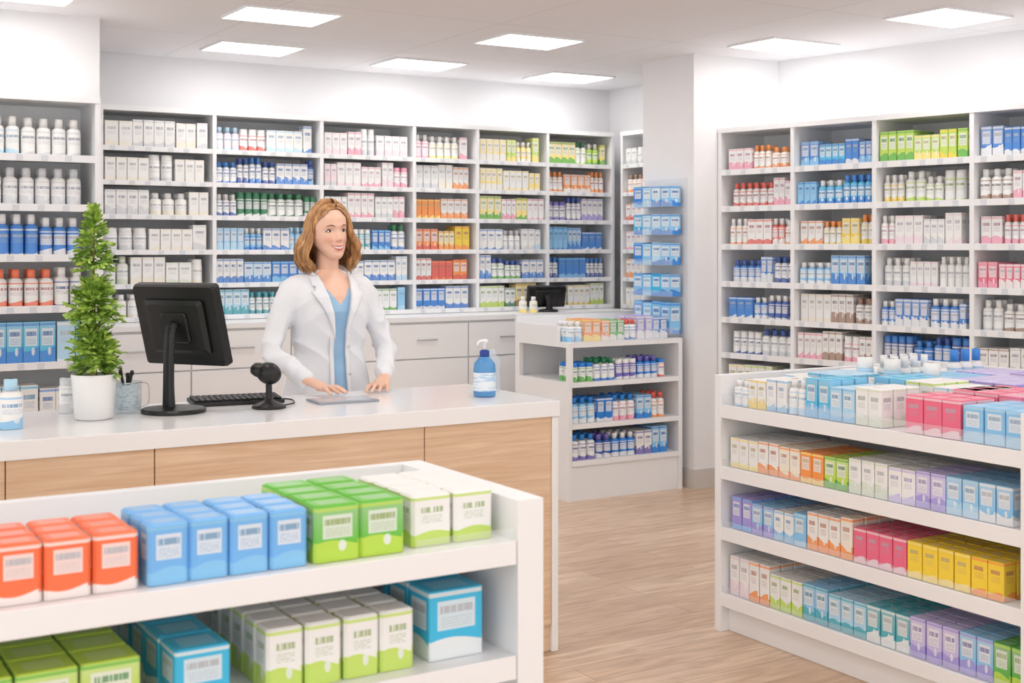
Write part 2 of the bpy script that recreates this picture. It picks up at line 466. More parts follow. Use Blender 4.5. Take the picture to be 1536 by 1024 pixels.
xsR = [0, .547, 1.101, 1.691, 2.28, 2.87, 3.46]
lvR = [1.974, 1.747, 1.512, 1.28, 1.057, .837, .61, .38, .12]
shelving('wall_shelving', FR, xsR, .40, 2.21, lvR, z0=0, lip=.03, th=.026)
m = M(); m.box(0, 3.46, .40, .498, 0, 2.24, FR); m.obj('trim_1', m_lam2)
RW = [
 ["jWoo xWp jWrW xWo", "jWrr xWp xoW jWpW", "xrW xWr jWoW xWp", "jbWB xbW jWBB", "xbW jbWW xBW", "xWB jWkB xWn", "xWL xWY jWgW", "xWb", "xWk"],
 ["xbW xbl xab", "xbl xlb xab", "xWy jWyo xWo xyY", "xlb xbl jlWW", "xWn xWc jWnn", "jWnn xWn xWp", "xWo xWb", "xWb", "xWk"],
 ["xLy xLg xLY", "xWL xWy jWLW", "xWh jWpW xWk", "xWk jWWW xWk xWh", "xbW xbl jbWW", "jbWB qBWb jbWb", "xWb", "xlb", "xWk"],
 ["jbWB xbW", "xWr xWp jWnW", "xWp jWpr xWh", "xPW xpW xPp", "xWn jWnW xWk", "xWn xWk", "xWb", "xWb", "xWk"],
 ["xWb xlb", "xWp xWr", "xWo", "xWp", "xWb", "xWn", "xWb", "xWb", "xWk"],
 ["xWb xlb", "xWp xWr", "xWo", "xWp", "xWb", "xWn", "xWb", "xWb", "xWk"]]
pk = Pack()
for bi, bay in enumerate(RW):
    for li, sp in enumerate(bay):
        fill(pk, FR, xsR[bi]+(.05 if bi == 0 else .02), xsR[bi+1]-.02, lvR[li]+.001, .20, sp, wr=(.036,.060), rows=(2 if bi == 0 else 3) if bi < 4 else 2, y0=.02+.03*((bi+li) % 2), hf=(.62,.86), runs=(2,4), whiten=.08, bot=.3 if li else .1)
pk.obj('skincare_packages')

# ------------------------------------------------------------------ service counter
m = M()
CX0, CX1, CY0, CY1 = -.8, 2.672, 4.03, 4.71
m.box(CX0, CX1, CY0-.012, CY1, .872, .93, mi=0)
m.box(CX1-.03, CX1-.002, CY0-.004, CY1-.01, 0, .872, mi=0)
seams = [CX0, -.25, .25, .726, 1.166, 2.112, CX1-.03]
for a, b in zip(seams[:-1], seams[1:]):
    m.box(a+.0015, b-.0015, CY0, CY0+.02, .10, .872, mi=1)
m.box(CX0, CX1-.03, CY0+.02, CY0+.04, .0, .872, mi=2)
m.box(CX0, CX1-.03, CY0+.012, CY0+.02, .0, .10, mi=1)
m.box(CX0, CX1-.03, CY1-.05, CY1-.03, 0.0, .872, mi=0)
m.box(CX0, CX1-.03, CY0+.04, CY1-.05, .40, .42, mi=0)
m.obj('service_counter', [m_top, m_oak, m_gap], bevel=.003)

# ------------------------------------------------------------------ middle display stand
m = M()
a0, a1, b0, b1 = 4.27, 5.12, 6.33, 6.93
m.box(a0, a1, b0, b1, .905, .935)
m.box(a0, a0+.03, b0, b0+.03, .70, .905); m.box(a0, a0+.03, b1-.05, b1-.021, .7, .905)
m.box(a1-.03, a1, b0+.001, b1-.021, 0, .905); m.box(a0, a0+.025, b0+.001, b1-.021, 0, .70)
m.box(a0+.001, a1-.001, b1-.02, b1, 0, .905)
m.box(a0, a0+.02, b0+.12, b1-.021, .935, 1.03); m.box(a0, a1, b1-.02, b1, .935, 1.07)
for z in (.70, .454, .236): m.box(a0+.0255, a1-.031, b0, b1-.022, z-.03, z)
m.box(a0+.026, a1-.031, b0+.012, b0+.03, 0, .205)
m.box(a0+.02, a1-.03, b0-.006, b0, .935, 1.0, mi=1)
m.obj('display_stand', [m_lam, m_clear])
FM = ((a0, b0), (1,0), (0,1))
pk = Pack(); TINT[0] = .0
seq(pk, FM, .035, .936, [('jWlW',2,.05,.12),('xoY',2,.06,.13),('xoW',1,.06,.12),('xgW',2,.05,.12),('jWbr',2,.045,.12),('xvW',2,.055,.14),('xbW',2,.055,.13)], rows=3, y0=.05, ch=0)
seq(pk, FM, .04, .701, [('qWgb',3,.05,.11),('jWbG',3,.05,.13),('qVWW',3,.05,.12),('jbWV',3,.05,.13),('qWrb',1,.05,.11)], rows=3, ch=0)
seq(pk, FM, .04, .455, [('jlWb',3,.055,.15),('xbW',2,.055,.14),('jWpb',3,.055,.15),('xlb',2,.055,.14),('jWor',2,.05,.15)], rows=3, ch=0)
seq(pk, FM, .04, .237, [('jWVb',3,.055,.15),('jBWV',2,.055,.14),('jbWW',3,.055,.14),('xWV',2,.055,.14),('xlb',2,.055,.16)], rows=3, ch=0)
pk.obj('remedy_bottles')

m = M(); yb0, yb1 = 6.34, 6.76
m.box(5.155, 5.167, yb0, yb1, .96, 1.93)
for z in (1.777, 1.60, 1.41, 1.215, .98):
    m.box(5.045, 5.155, yb0, yb1, z-.03, z-.026); m.box(5.045, 5.049, yb0, yb1, z-.026, z+.01)
m.obj('acrylic_rack', m_clear)
FK = ((5.052, 6.75), (0,-1), (1,0)); pk = Pack()
for z, h in ((1.777,.13),(1.60,.13),(1.41,.14),(1.215,.14),(.98,.20)):
    seq(pk, FK, .0, z-.024, [(R.choice(['xlb','xab','xbl']),1,.09,h),('xls',1,.09,h*.95),(R.choice(['xab','xsb']),1,.09,h),('xlb',1,.09,h*.97)], rows=1, y0=.005, d=.085, ch=0)
pk.obj('plaster_boxes')

# ------------------------------------------------------------------ right gondola
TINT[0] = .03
FG = ((3.352, 3.93), (0,-1), (1,0)); GL = 1.40; GD = 1.2
m = M()
for z in (.882, .643, .406, .148):
    m.box(.03, GL, .0, GD, z-.045, z-.002, FG); m.box(.03, GL, -.008, .0, z-.048, z+.004, FG)
m.box(0, .035, -.012, GD+.01, 0, 1.0, FG); m.box(GL, GL+.035, -.012, GD+.01, 0, 1.0, FG)
m.box(.035, GL, .58, .62, .1, .88, FG); m.box(.035, GL, .03, GD-.03, 0, .103, FG)
m.box(.035, GL, GD-.01, GD+.01, .88, 1.0, FG)
m.box(.035, GL, -.004, .001, .886, .925, FG, mi=1)
for z in (.643,.406,.148): m.box(.035, GL, -.006, -.002, z+.004, z+.03, FG, mi=1)
gond = m.obj('gondola_shelf', [m_lam, m_clear], bevel=.003)
pk = Pack()
seq(pk, FG, .05, .644, [('xWY',3,.050,.115),('xWo',2,.052,.12),('xco',2,.052,.115),('xoY',2,.056,.112),('xLg',2,.055,.11),('xWe',3,.055,.12),('xWw',2,.056,.115),('xwv',2,.058,.12),('xls',2,.060,.12),('xlW',2,.060,.12)], rows=4)
seq(pk, FG, .06, .407, [('xvC',2,.055,.125),('xlv',2,.055,.115),('xWl',2,.05,.11),('xls',1,.060,.12),('xWo',3,.052,.135),('xco',1,.055,.145),('xPh ',4,.056,.12),('xyY ',4,.060,.12),('xyo ',2,.060,.12)], rows=4)
seq(pk, FG, .05, .149, [('xWh',2,.052,.15),('xWo',2,.052,.15),('xWL',3,.054,.125),('xlt',2,.06,.13),('xst',3,.056,.12),('xtW',3,.060,.125),('xwv',3,.062,.13),('xlv',2,.062,.13),('xgL',2,.06,.13)], rows=4)
pk.obj('boxed_medicine_rows')
pk = Pack()
seq(pk, FG, .05, .883, [('jWsW',2,.045,.10),('xWy',2,.045,.11),('xWl',2,.05,.12),('jWsW',2,.045,.13),('xal',2,.058,.14),('xsl',2,.055,.12),('xWe',2,.058,.13)], rows=3, y0=.03)
seq(pk, FG, .92, .883, [('xPh ',3,.072,.125)], rows=2, y0=.03, d=.08)
seq(pk, FG, 1.155, .883, [('xls',3,.075,.115)], rows=3, y0=.03, d=.08)
seq(pk, FG, .08, .883, [('xWl',2,.06,.11),('xsa',3,.06,.13),('jWlW',3,.045,.12),('xal',2,.07,.14),('xWL',2,.06,.14),('xWs',3,.06,.13)], rows=3, y0=.28)
seq(pk, FG, .92, .883, [('xPh ',2,.09,.13),('xpP ',2,.09,.13)], rows=3, y0=.26, d=.08)
seq(pk, FG, .10, .883, [('xWs',3,.06,.12),('jWaW',2,.05,.19),('xls',4,.065,.12),('xwv ',3,.085,.13),('xvw ',3,.085,.12)], rows=4, y0=.56, d=.07)
seq(pk, FG, .12, .883, [('xWs',3,.07,.10),('jWlb',1,.06,.20),('xwv ',3,.08,.12),('xvp ',4,.08,.13)], rows=3, y0=.90, d=.07)
for (a, b) in ((.30,.50),(.42,.52),(.62,.51)): pk.bottle(FG, a, b, .883, .034, .185, pcol('s'), pcol('l'), pcol('W'), .8, 1, 20)
pk.obj('medicine_top_stock')
pk = Pack(); FG2 = ((4.552, 2.53), (0,1), (-1,0))
for z in (.644,.407,.149): fill(pk, FG2, .03, 1.35, z, .18, "xWb xlb xWp xWL xvW", wr=(.06,.075), rows=2)
pk.obj('toiletry_packages')

# ------------------------------------------------------------------ front gondola
m = M(); GX0, GX1, GY0, GY1 = -.4, 1.41, 2.19, 2.715
m.box(GX1-.06, GX1, GY0-.01, GY1, 0, 1.0)
m.box(GX0, GX0+.06, GY0-.01, GY1, 0, 1.0)
m.box(GX0+.06, GX1-.06, GY1-.03, GY1, 0, 1.0)
for z in (.917, .691, .45, .2):
    m.box(GX0+.06, GX1-.06, GY0, GY1-.03, z-.042, z); m.box(GX0+.06, GX1-.062, GY0-.008, GY0, z-.044, z+.003)
m.box(GX0+.06, GX1-.06, GY0+.03, GY1-.03, 0, .16)
m.box(GX1-.28, GX1-.062, GY0-.002, GY0+.001, .92, .945, mi=1)
m.obj('low_gondola_shelf', [m_lam, m_clear], bevel=.004)
FF = ((0, GY0), (1,0), (0,1))
TINT[0] = .0
def stock(name, x, z, groups, **k):
    pk = Pack(); seq(pk, FF, x, z, groups, **k); pk.obj(name)
stock('orange_medicine_boxes', -.087, .918, [('xOW',9,.0755,.100)], rows=3, y0=.03, d=.055, ch=.006, gap=.003, jit=.004)
stock('blue_medicine_boxes', .630, .918, [('xCl',4,.0715,.106)], rows=3, y0=.03, d=.055, ch=.006, gap=.003, jit=.004)
stock('green_medicine_boxes', .937, .918, [('xNL',2,.092,.105)], rows=4, y0=.03, d=.065, ch=.006, gap=.003, jit=.004)
stock('lime_medicine_boxes', 1.150, .918, [('xWL',2,.087,.10)], rows=4, y0=.05, d=.06, ch=.006, gap=.003, jit=.004)
stock('herbal_medicine_boxes', -.1, .692, [('xLN',7,.100,.105)], rows=4, y0=.05, d=.08, ch=.004)
stock('cyan_medicine_boxes', .68, .692, [('xaW',1,.10,.105)], rows=4, y0=.04, d=.09, ch=.004)
stock('white_medicine_boxes', .85, .692, [('xWL',4,.071,.115)], rows=5, y0=.04, d=.06, ch=.006, jit=.004)
stock('cyan_carton', 1.185, .692, [('xaW',1,.12,.135)], rows=3, y0=.05, d=.09, ch=.003)
stock('tissue_boxes', -.3, .451, [('xWb',14,.08,.12)], rows=3, y0=.03, d=.07, ch=.006)
stock('bandage_boxes', -.3, .201, [('xWb',14,.08,.12)], rows=3, y0=.03, d=.07, ch=.006)

# ------------------------------------------------------------------ counter items
CT = .93
P = empty('potted_plant', (1.07, 4.40, CT+.001))
m = M(); m.lathe([(.001,0),(.058,0),(.062,.005),(.073,.142),(.072,.148),(.066,.148),(.064,.125),(.001,.125)], n=40)
m.obj('pot', mat('white_ceramic', (.94,.94,.94), .25), smooth=True, parent=P)
m = M(); m.lathe([(.001,.128),(.064,.128)], n=24); m.obj('soil', noise_tint(mat('soil', (.25,.18,.12), .9), (.2,.14,.1), (.35,.26,.18), nscale=90), parent=P)
m = M(); m.tube([(0,0,.10),(.004,0,.25),(-.002,.002,.42),(.002,0,.66)], [.009,.008,.006,.002], n=8)
m.obj('stem', mat('plant_stem', (.52,.50,.26), .7), smooth=True, parent=P)
lg = noise_tint(mat('leaf_green', (.35,.6,.2), .5), (.38,.58,.20), (.78,.89,.42), nscale=26)
m = M()
def frond(z, az, L, el, droop, lsc=1):
    d = Vector((math.cos(az), math.sin(az), 0)); p = Vector((0,0,z)); e = el; n = max(4, int(L/.010)); st = L/n
    sd = Vector((-d.y, d.x, 0))
    for i in range(n):
        q = p+(d*math.cos(e)+Vector((0,0,math.sin(e))))*st
        m.add([p+sd*.0009, q+sd*.0009, q-sd*.0009, p-sd*.0009], [(0,1,2,3)])
        t = i/n; ll = .034*lsc*(1-.5*t)*(0.5+min(1, t*3)*.5)
        if t > .10:
            for sg in (1,-1):
                dr = (sd*sg*R.uniform(.6,1)+(q-p).normalized()*.7+Vector((0,0,R.uniform(-.4,.6)))).normalized()
                wv = ((q-p).normalized()+Vector((0,0,R.uniform(-.7,.7)))).normalized()*.0082*lsc
                tip = p+dr*ll*R.uniform(.8,1.2)
                m.add([p, p+dr*ll*.45+wv, p+dr*ll*.8+wv*.6, tip, p+dr*ll*.8-wv*.6, p+dr*ll*.45-wv], [(0,1,2,3,4,5)])
        p = q; e -= droop/n
for (za, zb, ra, rb, e0, e1, n) in ((.175,.275,.105,.075,-.35,1.1,95),(.345,.425,.102,.070,-.30,1.1,80),(.50,.690,.085,.028,-.20,1.2,110)):
    for i in range(n):
        t = (i+R.random())/n
        z = za+(zb-za)*t; L = ra+(rb-ra)*t
        frond(z, R.uniform(0, 6.283), L*R.uniform(.75,1.05), e0+(e1-e0)*t+R.uniform(-.2,.3), R.uniform(.1,.7), .75+.4*L/.1)
m.obj('foliage', lg, parent=P)

def monitor(name, loc, ang, W, H, tilt, zc, br=.11, z0=CT+.002):
    E = empty(name, (*loc, z0), (0, 0, ang))
    tm = Matrix.Rotation(-tilt, 4, 'Y')
    m = M()
    def slab(x0, x1, w, h, r=.012, mi=0, taper=1):
        pts = []
        for (cy, cz, a0) in ((w/2-r, h/2-r, 0), (-w/2+r, h/2-r, 90), (-w/2+r, -h/2+r, 180), (w/2-r, -h/2+r, 270)):
            for k in range(5):
                a = math.radians(a0+k*22.5); pts.append((cy+r*math.cos(a), cz+r*math.sin(a)))
        n = len(pts); vs = []
        for x, s in ((x0, taper), (x0+(x1-x0)*.35, 1), (x1, 1)):
            vs += [tm @ Vector((x, p*s, q*s))+Vector((0,0,zc)) for p, q in pts]
        fs = [tuple(range(n))[::-1], tuple(range(2*n, 3*n))]
        for k in range(2):
            for i in range(n): j = (i+1) % n; fs.append((k*n+i, k*n+j, (k+1)*n+j, (k+1)*n+i))
        m.add(vs, fs, mi)
    slab(-.018, .018, W, H, taper=.97)
    slab(-.034, -.016, W*.72, H*.66, taper=.85)
    slab(-.042, -.03, .11, .11, taper=.9)
    slab(.0175, .0195, W-.03, H-.03, r=.004, mi=1)
    m.tube([(-.07,0,.014),(-.072,0,.10),(-.066,0,zc-.03),(-.04,0,zc+.005)], [(.026,.014),(.022,.012),(.022,.012),(.022,.012)], side=(0,1,0), n=16)
    m.lathe([(.001,0),(br,0),(br,.008),(br*.95,.013),(.03,.020),(.001,.022)], (-.045,0,0), n=40)
    m.obj('monitor_body', [m_black, m_screen], parent=E)
    return E
monitor('computer_monitor', (1.385, 4.46), math.radians(35), .345, .295, math.radians(17), .298)
monitor('point_of_sale_monitor', (4.95, 7.62), math.radians(75), .28, .15, math.radians(14), .105, br=.07, z0=1.049)

m = M()
m.box(-.165,.165,-.065,.065,0,.014)
for r in range(5):
    for c in range(15):
        x = -.157+c*.021; y = -.056+r*.023
        m.box(x, x+.018, y, y+.019, .014, .022, mi=1)
m.obj('computer_keyboard', [m_black, mat('key_caps', (.09,.09,.1), .45)], bevel=.002, loc=(1.615,4.56,CT+.005), rot=(math.radians(3),0,math.radians(-8)))
m = M()
m.lathe([(.001,0),(.060,0),(.060,.006),(.055,.012),(.022,.024),(.014,.034),(.011,.05),(.011,.085),(.016,.095),(.001,.10)], n=32)
T = Matrix.Rotation(math.radians(50), 3, 'Z') @ Matrix.Rotation(math.radians(18), 3, 'X')
m.ell((0,0,.122), (.036,.045,.039), n=24, m=16, T=T)
m.tube([T @ Vector((0,.02,0))+Vector((0,0,.122)), T @ Vector((0,.045,.0))+Vector((0,0,.122))], [(.029,.027),(.031,.024)], n=20)
m.tube([(.05,.01,.004),(.11,.05,.004),(.135,.10,.004),(.15,.17,.004),(.12,.23,.004)], [.0028]*5, n=8)
m.obj('barcode_scanner', m_black, smooth=True, loc=(1.668,4.366,CT+.001))
m = M(); m.box(-.115,.115,-.075,.075,0,.008); m.box(-.107,.107,-.067,.067,.008,.0088, mi=1)
m.obj('tablet', [mat('tablet_silver', (.62,.64,.67), .35, .3), mat('tablet_glass', (.78,.81,.85), .15)], bevel=.002, loc=(1.975,4.42,CT+.0005), rot=(0,0,math.radians(-4)))
SZ = empty('hand_sanitizer_bottle', (2.50,4.28,CT+.001))
m = M(); m.lathe([(.001,0),(.040,0),(.043,.006),(.043,.10),(.040,.125),(.022,.148),(.014,.154),(.014,.16)], n=32)
m.obj('bottle', mat('sanitizer_blue', (.40,.68,.92), .12, Transmission_Weight=.3), smooth=True, parent=SZ)
m = M(); m.lathe([(.0435,.022),(.0436,.027),(.0436,.088),(.0435,.092)], n=32); m.obj('label', noise_tint(mat('sanitizer_label', (.85,.9,.95), .4), (.72,.84,.95), (.92,.95,.98), scale=(.4,.4,3), nscale=40, detail=1, lo=.42, hi=.5), smooth=True, parent=SZ)
m = M(); m.lathe([(.0175,.150),(.0185,.152),(.0185,.172),(.010,.178),(.001,.178)], n=24); m.obj('collar', mat('collar_blue', (.12,.25,.6), .3), smooth=True, parent=SZ)
m = M(); m.lathe([(.006,.175),(.006,.20),(.013,.203),(.014,.215),(.001,.218)], n=20); m.tube([(0,0,.209),(-.03,-.012,.210),(-.04,-.016,.20)], [.006,.005,.004], n=10)
m.obj('pump', mat('pump_white', (.95,.95,.96), .3), smooth=True, parent=SZ)
m = M(); m.lathe([(.001,0),(.032,0),(.034,.005),(.034,.13),(.015,.15),(.012,.17),(.001,.171)], n=28)
m.obj('clear_bottle', mat('clear_pet', (.85,.92,.97), .05, Alpha=.3), smooth=True, loc=(2.585,4.37,CT+.001))
PH = empty('pen_holder', (1.205,4.50,CT+.001))
m = M(); m.lathe([(.001,.001),(.048,.001),(.050,.004),(.050,.105),(.047,.105),(.047,.008),(.001,.008)], n=32)
m.obj('cup', mat('clear_glass_cup', (.85,.92,.95), .05, Alpha=.3), smooth=True, parent=PH)
m = M()
for zz in (.02,.105):
    m.tube([(.053*math.cos(a), .053*math.sin(a), zz) for a in np.linspace(0, 2*math.pi, 17)], [.0013]*17, n=6, sub=1)
m.tube([(.053,0,.02),(.075,0,.03),(.075,0,.09),(.053,0,.10)], [.0016]*4, n=6)
m.obj('wire_frame', m_metal, smooth=True, parent=PH)
m = M()
for i, (a, t, hh) in enumerate(((0,.02,.135),(1.2,.03,.125),(2.6,.025,.15),(3.6,.03,.14),(4.9,.02,.128))):
    x = t*math.cos(a); y = t*math.sin(a)
    m.tube([(x*.4,y*.4,.088),(x*.9,y*.9,hh)], [.005,.005], n=8, sub=1, mi=(i == 2)*1)
    m.ell((x*.9,y*.9,hh), (.0075,.0075,.010), n=10, m=8)
m.obj('pens', [m_black, mat('pen_red', (.5,.12,.15), .4)], smooth=True, parent=PH)
m = M(); m.box(-.030,.030,-.022,.022,.0,.085); m.obj('insert_card', noise_tint(mat('card_print', (.8,.88,.92), .5), (.60,.76,.82), (.95,.96,.97), scale=(1,1,2), nscale=50, detail=1, lo=.42, hi=.5), parent=PH, loc=(0,0,.01))
pk = Pack(); F0 = ((0,0),(1,0),(0,1))
pk.bottle(F0, .79, 4.30, CT+.001, .036, .155, PAL['W'], PAL['l'], PAL['s'], .7, 0, 28); pk.obj('pill_bottle')
pk = Pack(); pk.bottle(F0, 1.03, 4.60, CT+.001, .028, .12, PAL['W'], PAL['k'], PAL['k'], .8, 1, 24); pk.obj('supplement_jar')
pk = Pack()
for (x, y) in ((4.78,7.52),(4.72,7.56)): pk.bottle(F0, x, y, 1.049, .028, .11, PAL['W'], PAL['Y'], PAL['W'], .8, 0, 16)
pk.obj('pump_bottles')

# ------------------------------------------------------------------ woman
WM = empty('woman_pharmacist', (2.14, 4.93, 0))
def skin_mat():
    m = mat('skin', (.95,.78,.69), .42, Subsurface_Weight=.08)
    b = m.node_tree.nodes['Principled BSDF']; b.inputs['Subsurface Radius'].default_value = (.015,.006,.003)
    N = m.node_tree.nodes; L = m.node_tree.links
    a = N.new('ShaderNodeAttribute'); a.attribute_name = 'Blush'
    mx = N.new('ShaderNodeMix'); mx.data_type = 'RGBA'
    mx.inputs[6].default_value = (*s2l((.94,.765,.67)), 1); mx.inputs[7].default_value = (*s2l((.86,.50,.42)), 1)
    L.new(a.outputs['Fac'], mx.inputs[0]); L.new(mx.outputs[2], b.inputs['Base Color'])
    return m
m_skin = skin_mat()
m_coat = noise_tint(mat('coat_cotton', (.92,.93,.95), .85), (.91,.92,.945), (.94,.945,.96), nscale=9, bump=.3)
m_shirt = noise_tint(mat('blue_shirt', (.58,.75,.90), .8), (.58,.74,.88), (.65,.80,.92), nscale=14)
m_hair = noise_tint(mat('hair_blonde', (.70,.50,.32), .40), (.54,.36,.22), (.88,.68,.46), scale=(1,1,.22), nscale=60, lo=.30, hi=.68)
m_lip = mat('lips', (.80,.36,.36), .4); m_white = mat('eye_white', (.96,.95,.94), .2); m_iris = mat('iris', (.25,.33,.38), .2)
m_lash = mat('lashes', (.16,.10,.08), .7); m_brow = mat('brow', (.48,.32,.20), .8)

TZ = [.60,.80,.90,1.00,1.08,1.16,1.24,1.30,1.345,1.375,1.40,1.42]
HW = [.205,.195,.185,.163,.148,.155,.165,.168,.150,.108,.070,.052]
HD = [.145,.135,.13,.115,.105,.113,.122,.112,.090,.072,.060,.052]
CY = [0,0,0,0,0,-.004,-.008,-.004,.004,.010,.014,.016]
def tp(z): return np.interp(z, TZ, HW), np.interp(z, TZ, HD), np.interp(z, TZ, CY)
EXP = 2.25
def tor_y(x, z):
    w, d, c = tp(z); q = min(abs(x)/w, .999)
    return c-d*(1-q**EXP)**(1/EXP)
def torso(m, z0, z1, sc, nz=40, n=56, mfun=None, scd=None):
    vs = []; fs = []; zs = np.linspace(z0, z1, nz)
    for z in zs:
        w, d, c = tp(z); w *= sc; d *= (scd or sc)
        for i in range(n):
            a = 2*math.pi*i/n; ca, sa = math.cos(a), math.sin(a)
            vs.append((w*math.copysign(abs(ca)**(2/EXP), ca), c+d*math.copysign(abs(sa)**(2/EXP), sa), z))
    for k in range(nz-1):
        for i in range(n): j = (i+1) % n; fs.append((k*n+i, k*n+j, (k+1)*n+j, (k+1)*n+i))
    fs.append(tuple(range(n))[::-1]); fs.append(tuple((nz-1)*n+i for i in range(n)))
    m.add(vs, fs)
    if mfun:
        for fi, f in enumerate(fs):
            v = vs[f[0]]; m.mi[len(m.mi)-len(fs)+fi] = mfun(v)
m = M(); torso(m, .60, 1.405, 1.0)
for s, el, wr in ((-1, (-.258,-.03,1.085), (-.205,-.25,.992)), (1, (.248,-.02,1.075), (.150,-.215,.992))):
    el = Vector(el); wr = Vector(wr); sh = Vector((s*.150, .008, 1.325))
    m.tube([Vector((s*.07,.01,1.35)), sh, sh.lerp(el,.45)+Vector((s*.010,.012,0)), el, el.lerp(wr,.5)+Vector((0,0,-.004)), wr],
           [.040,.054,.049,.045,.042,.037], n=20, sub=6)
coat = m.obj('lab_coat', [m_coat, m_lam2], parent=WM)
remesh(coat, .006, 6); bake(coat)
me = coat.data
nv = len(me.vertices); co = np.zeros(nv*3); me.vertices.foreach_get('co', co); co = co.reshape(-1,3)
no = np.zeros(nv*3); me.vertices.foreach_get('normal', no); no = no.reshape(-1,3)
x, y, z = co.T
arm = np.clip((np.abs(x)-.17)/.04, 0, 1)
def ridge(p): return 1-2*np.abs(np.sin(p))**.7
f = .0060*ridge(z*34+np.abs(x)*30+1.2*np.sin(y*30))*arm*np.exp(-((z-1.09)/.09)**2)
f += .0050*ridge(z*26-x*18+1.3*np.sin(x*40+y*25))*arm
f += (1-arm)*(.0060*ridge(x*22+z*14+1.2*np.sin(z*17))*np.clip((1.22-z)/.15, 0, 1) + .0050*ridge((np.abs(x)*.9+z)*36)*np.exp(-((np.abs(x)-.13)/.05)**2-((z-1.27)/.07)**2))
co += no*f[:,None]; me.vertices.foreach_set('co', co.ravel()); me.update()
sm_ = coat.modifiers.new('s', 'SMOOTH'); sm_.iterations = 2; bake(coat)
cz = [(.55,.055),(.80,.040),(.95,.030),(1.16,.027),(1.22,.034),(1.32,.056),(1.39,.070),(1.46,.09)]
pts = [(-w, z_) for z_, w in cz]+[(w, z_) for z_, w in cz[::-1]]
n = len(pts); vs = [(p, -.35, q) for p, q in pts]+[(p, -.02, q) for p, q in pts]
c = M(); c.add(vs, [tuple(range(n)), tuple(range(n, 2*n))[::-1]]+[(i, i+n, (i+1) % n+n, (i+1) % n) for i in range(n)])
cut = c.obj('cut', m_coat, parent=WM)
for o_ in (cut, coat):
    b_ = bmesh.new(); b_.from_mesh(o_.data); bmesh.ops.recalc_face_normals(b_, faces=b_.faces); b_.to_mesh(o_.data); b_.free()
bm_ = coat.modifiers.new('b', 'BOOLEAN'); bm_.operation = 'DIFFERENCE'; bm_.object = cut; bm_.solver = 'EXACT'
bake(coat); bpy.data.objects.remove(cut)
m = M(); torso(m, .62, 1.41, .90, nz=260, n=220, scd=.93, mfun=lambda c: 1 if (c[2] > 1.265+abs(c[0])*1.3 and c[1] < .03) or c[2] > 1.385 else 0)
m.obj('shirt', [m_shirt, m_skin], smooth=True, parent=WM)
m = M(); m.tube([(0,.018,1.33),(0,.016,1.385),(-.002,.008,1.43),(-.004,-.002,1.50)], [(.085,.060),(.056,.052),(.046,.048),(.046,.052)], side=(1,0,0), n=28)
m.obj('neck', m_skin, smooth=True, parent=WM)
def strip(m, s, zs, fin, fout, off, nx=8):
    vs = []; fs = []
    for z_ in zs:
        a, b = fin(z_), fout(z_)
        for k in range(nx+1):
            xx = a+(b-a)*k/nx
            vs.append((s*xx, tor_y(xx, z_)-off-.004*math.sin(math.pi*k/nx), z_))
    for i in range(len(zs)-1):
        for k in range(nx):
            q = (i*(nx+1)+k, i*(nx+1)+k+1, (i+1)*(nx+1)+k+1, (i+1)*(nx+1)+k); fs.append(q if s > 0 else q[::-1])
    m.add(vs, fs)
inn = lambda z_: float(np.interp(z_, [c_[0] for c_ in cz], [c_[1] for c_ in cz]))-.003
wid = lambda z_: float(np.interp(z_, [1.13,1.17,1.27,1.322,1.324,1.342,1.344,1.395], [.001,.012,.042,.062,.046,.034,.046,.030]))
m = M()
for s in (1,-1):
    strip(m, s, list(np.linspace(1.13,1.385,60)), inn, lambda z_: inn(z_)+wid(z_), .011)
    strip(m, s, list(np.linspace(.66,1.15,30)), inn, lambda z_: inn(z_)+.018, .005)
lp = m.obj('lapels', m_coat, smooth=True, parent=WM)
sm = lp.modifiers.new('s', 'SOLIDIFY'); sm.thickness = .004
m = M(); m.tube([(-.074,-.045,1.362),(-.078,.0,1.392),(-.062,.050,1.410),(0,.075,1.418),(.062,.050,1.410),(.078,.0,1.392),(.074,-.045,1.362)], [(.006,.018)]*7, n=12, sub=6)
m.obj('collar', m_coat, smooth=True, parent=WM)
m = M()
for z_ in (1.10,.99,.88): m.ell((inn(z_)+.014, tor_y(inn(z_)+.014, z_)-.010, z_), (.008,.003,.008), n=16, m=8)
m.obj('buttons', mat('button', (.85,.85,.86), .3), smooth=True, parent=WM)
def hand(name, wr, f, thumb, zs):
    f = Vector((*f, 0)).normalized(); s = Vector((-f.y, f.x, 0))*thumb; w = Vector(wr); wz = w.z
    L = lambda a, b, z_: Vector((w.x, w.y, 0))+f*a+s*b+Vector((0,0,z_))
    m = M(); sd = tuple(s)
    m.tube([L(-.022,0,wz+.006), L(0,0,wz), L(.025,0,zs+.038), L(.055,0,zs+.028), L(.082,0,zs+.021)],
           [(.024,.019),(.024,.018),(.030,.017),(.037,.015),(.035,.011)], n=18, side=sd)
    for b, ln, sp in ((.027,.068,.012),(.0095,.077,.004),(-.0085,.071,-.004),(-.026,.055,-.014)):
        a0 = .078-abs(b-.008)*.25
        m.tube([L(a0-.015,b*.9,zs+.022), L(a0+.005,b,zs+.024), L(a0+ln*.42,b+sp*.5,zs+.027), L(a0+ln*.76,b+sp*.9,zs+.016), L(a0+ln*.97,b+sp,zs+.009)],
               [.0092,.0088,.0080,.0072,.0058], n=12)
    m.tube([L(.01,.016,zs+.030), L(.032,.036,zs+.024), L(.056,.050,zs+.016), L(.078,.052,zs+.010)], [.013,.0115,.0095,.0072], n=12)
    ob = m.obj(name, m_skin, parent=WM); remesh(ob, .0022, 2); bake(ob)
hand('right_hand', (-.195,-.275,.982), (.52,-.85), 1, .938)
hand('left_hand', (.135,-.24,.980), (-.62,-.78), -1, .930)
m = M()
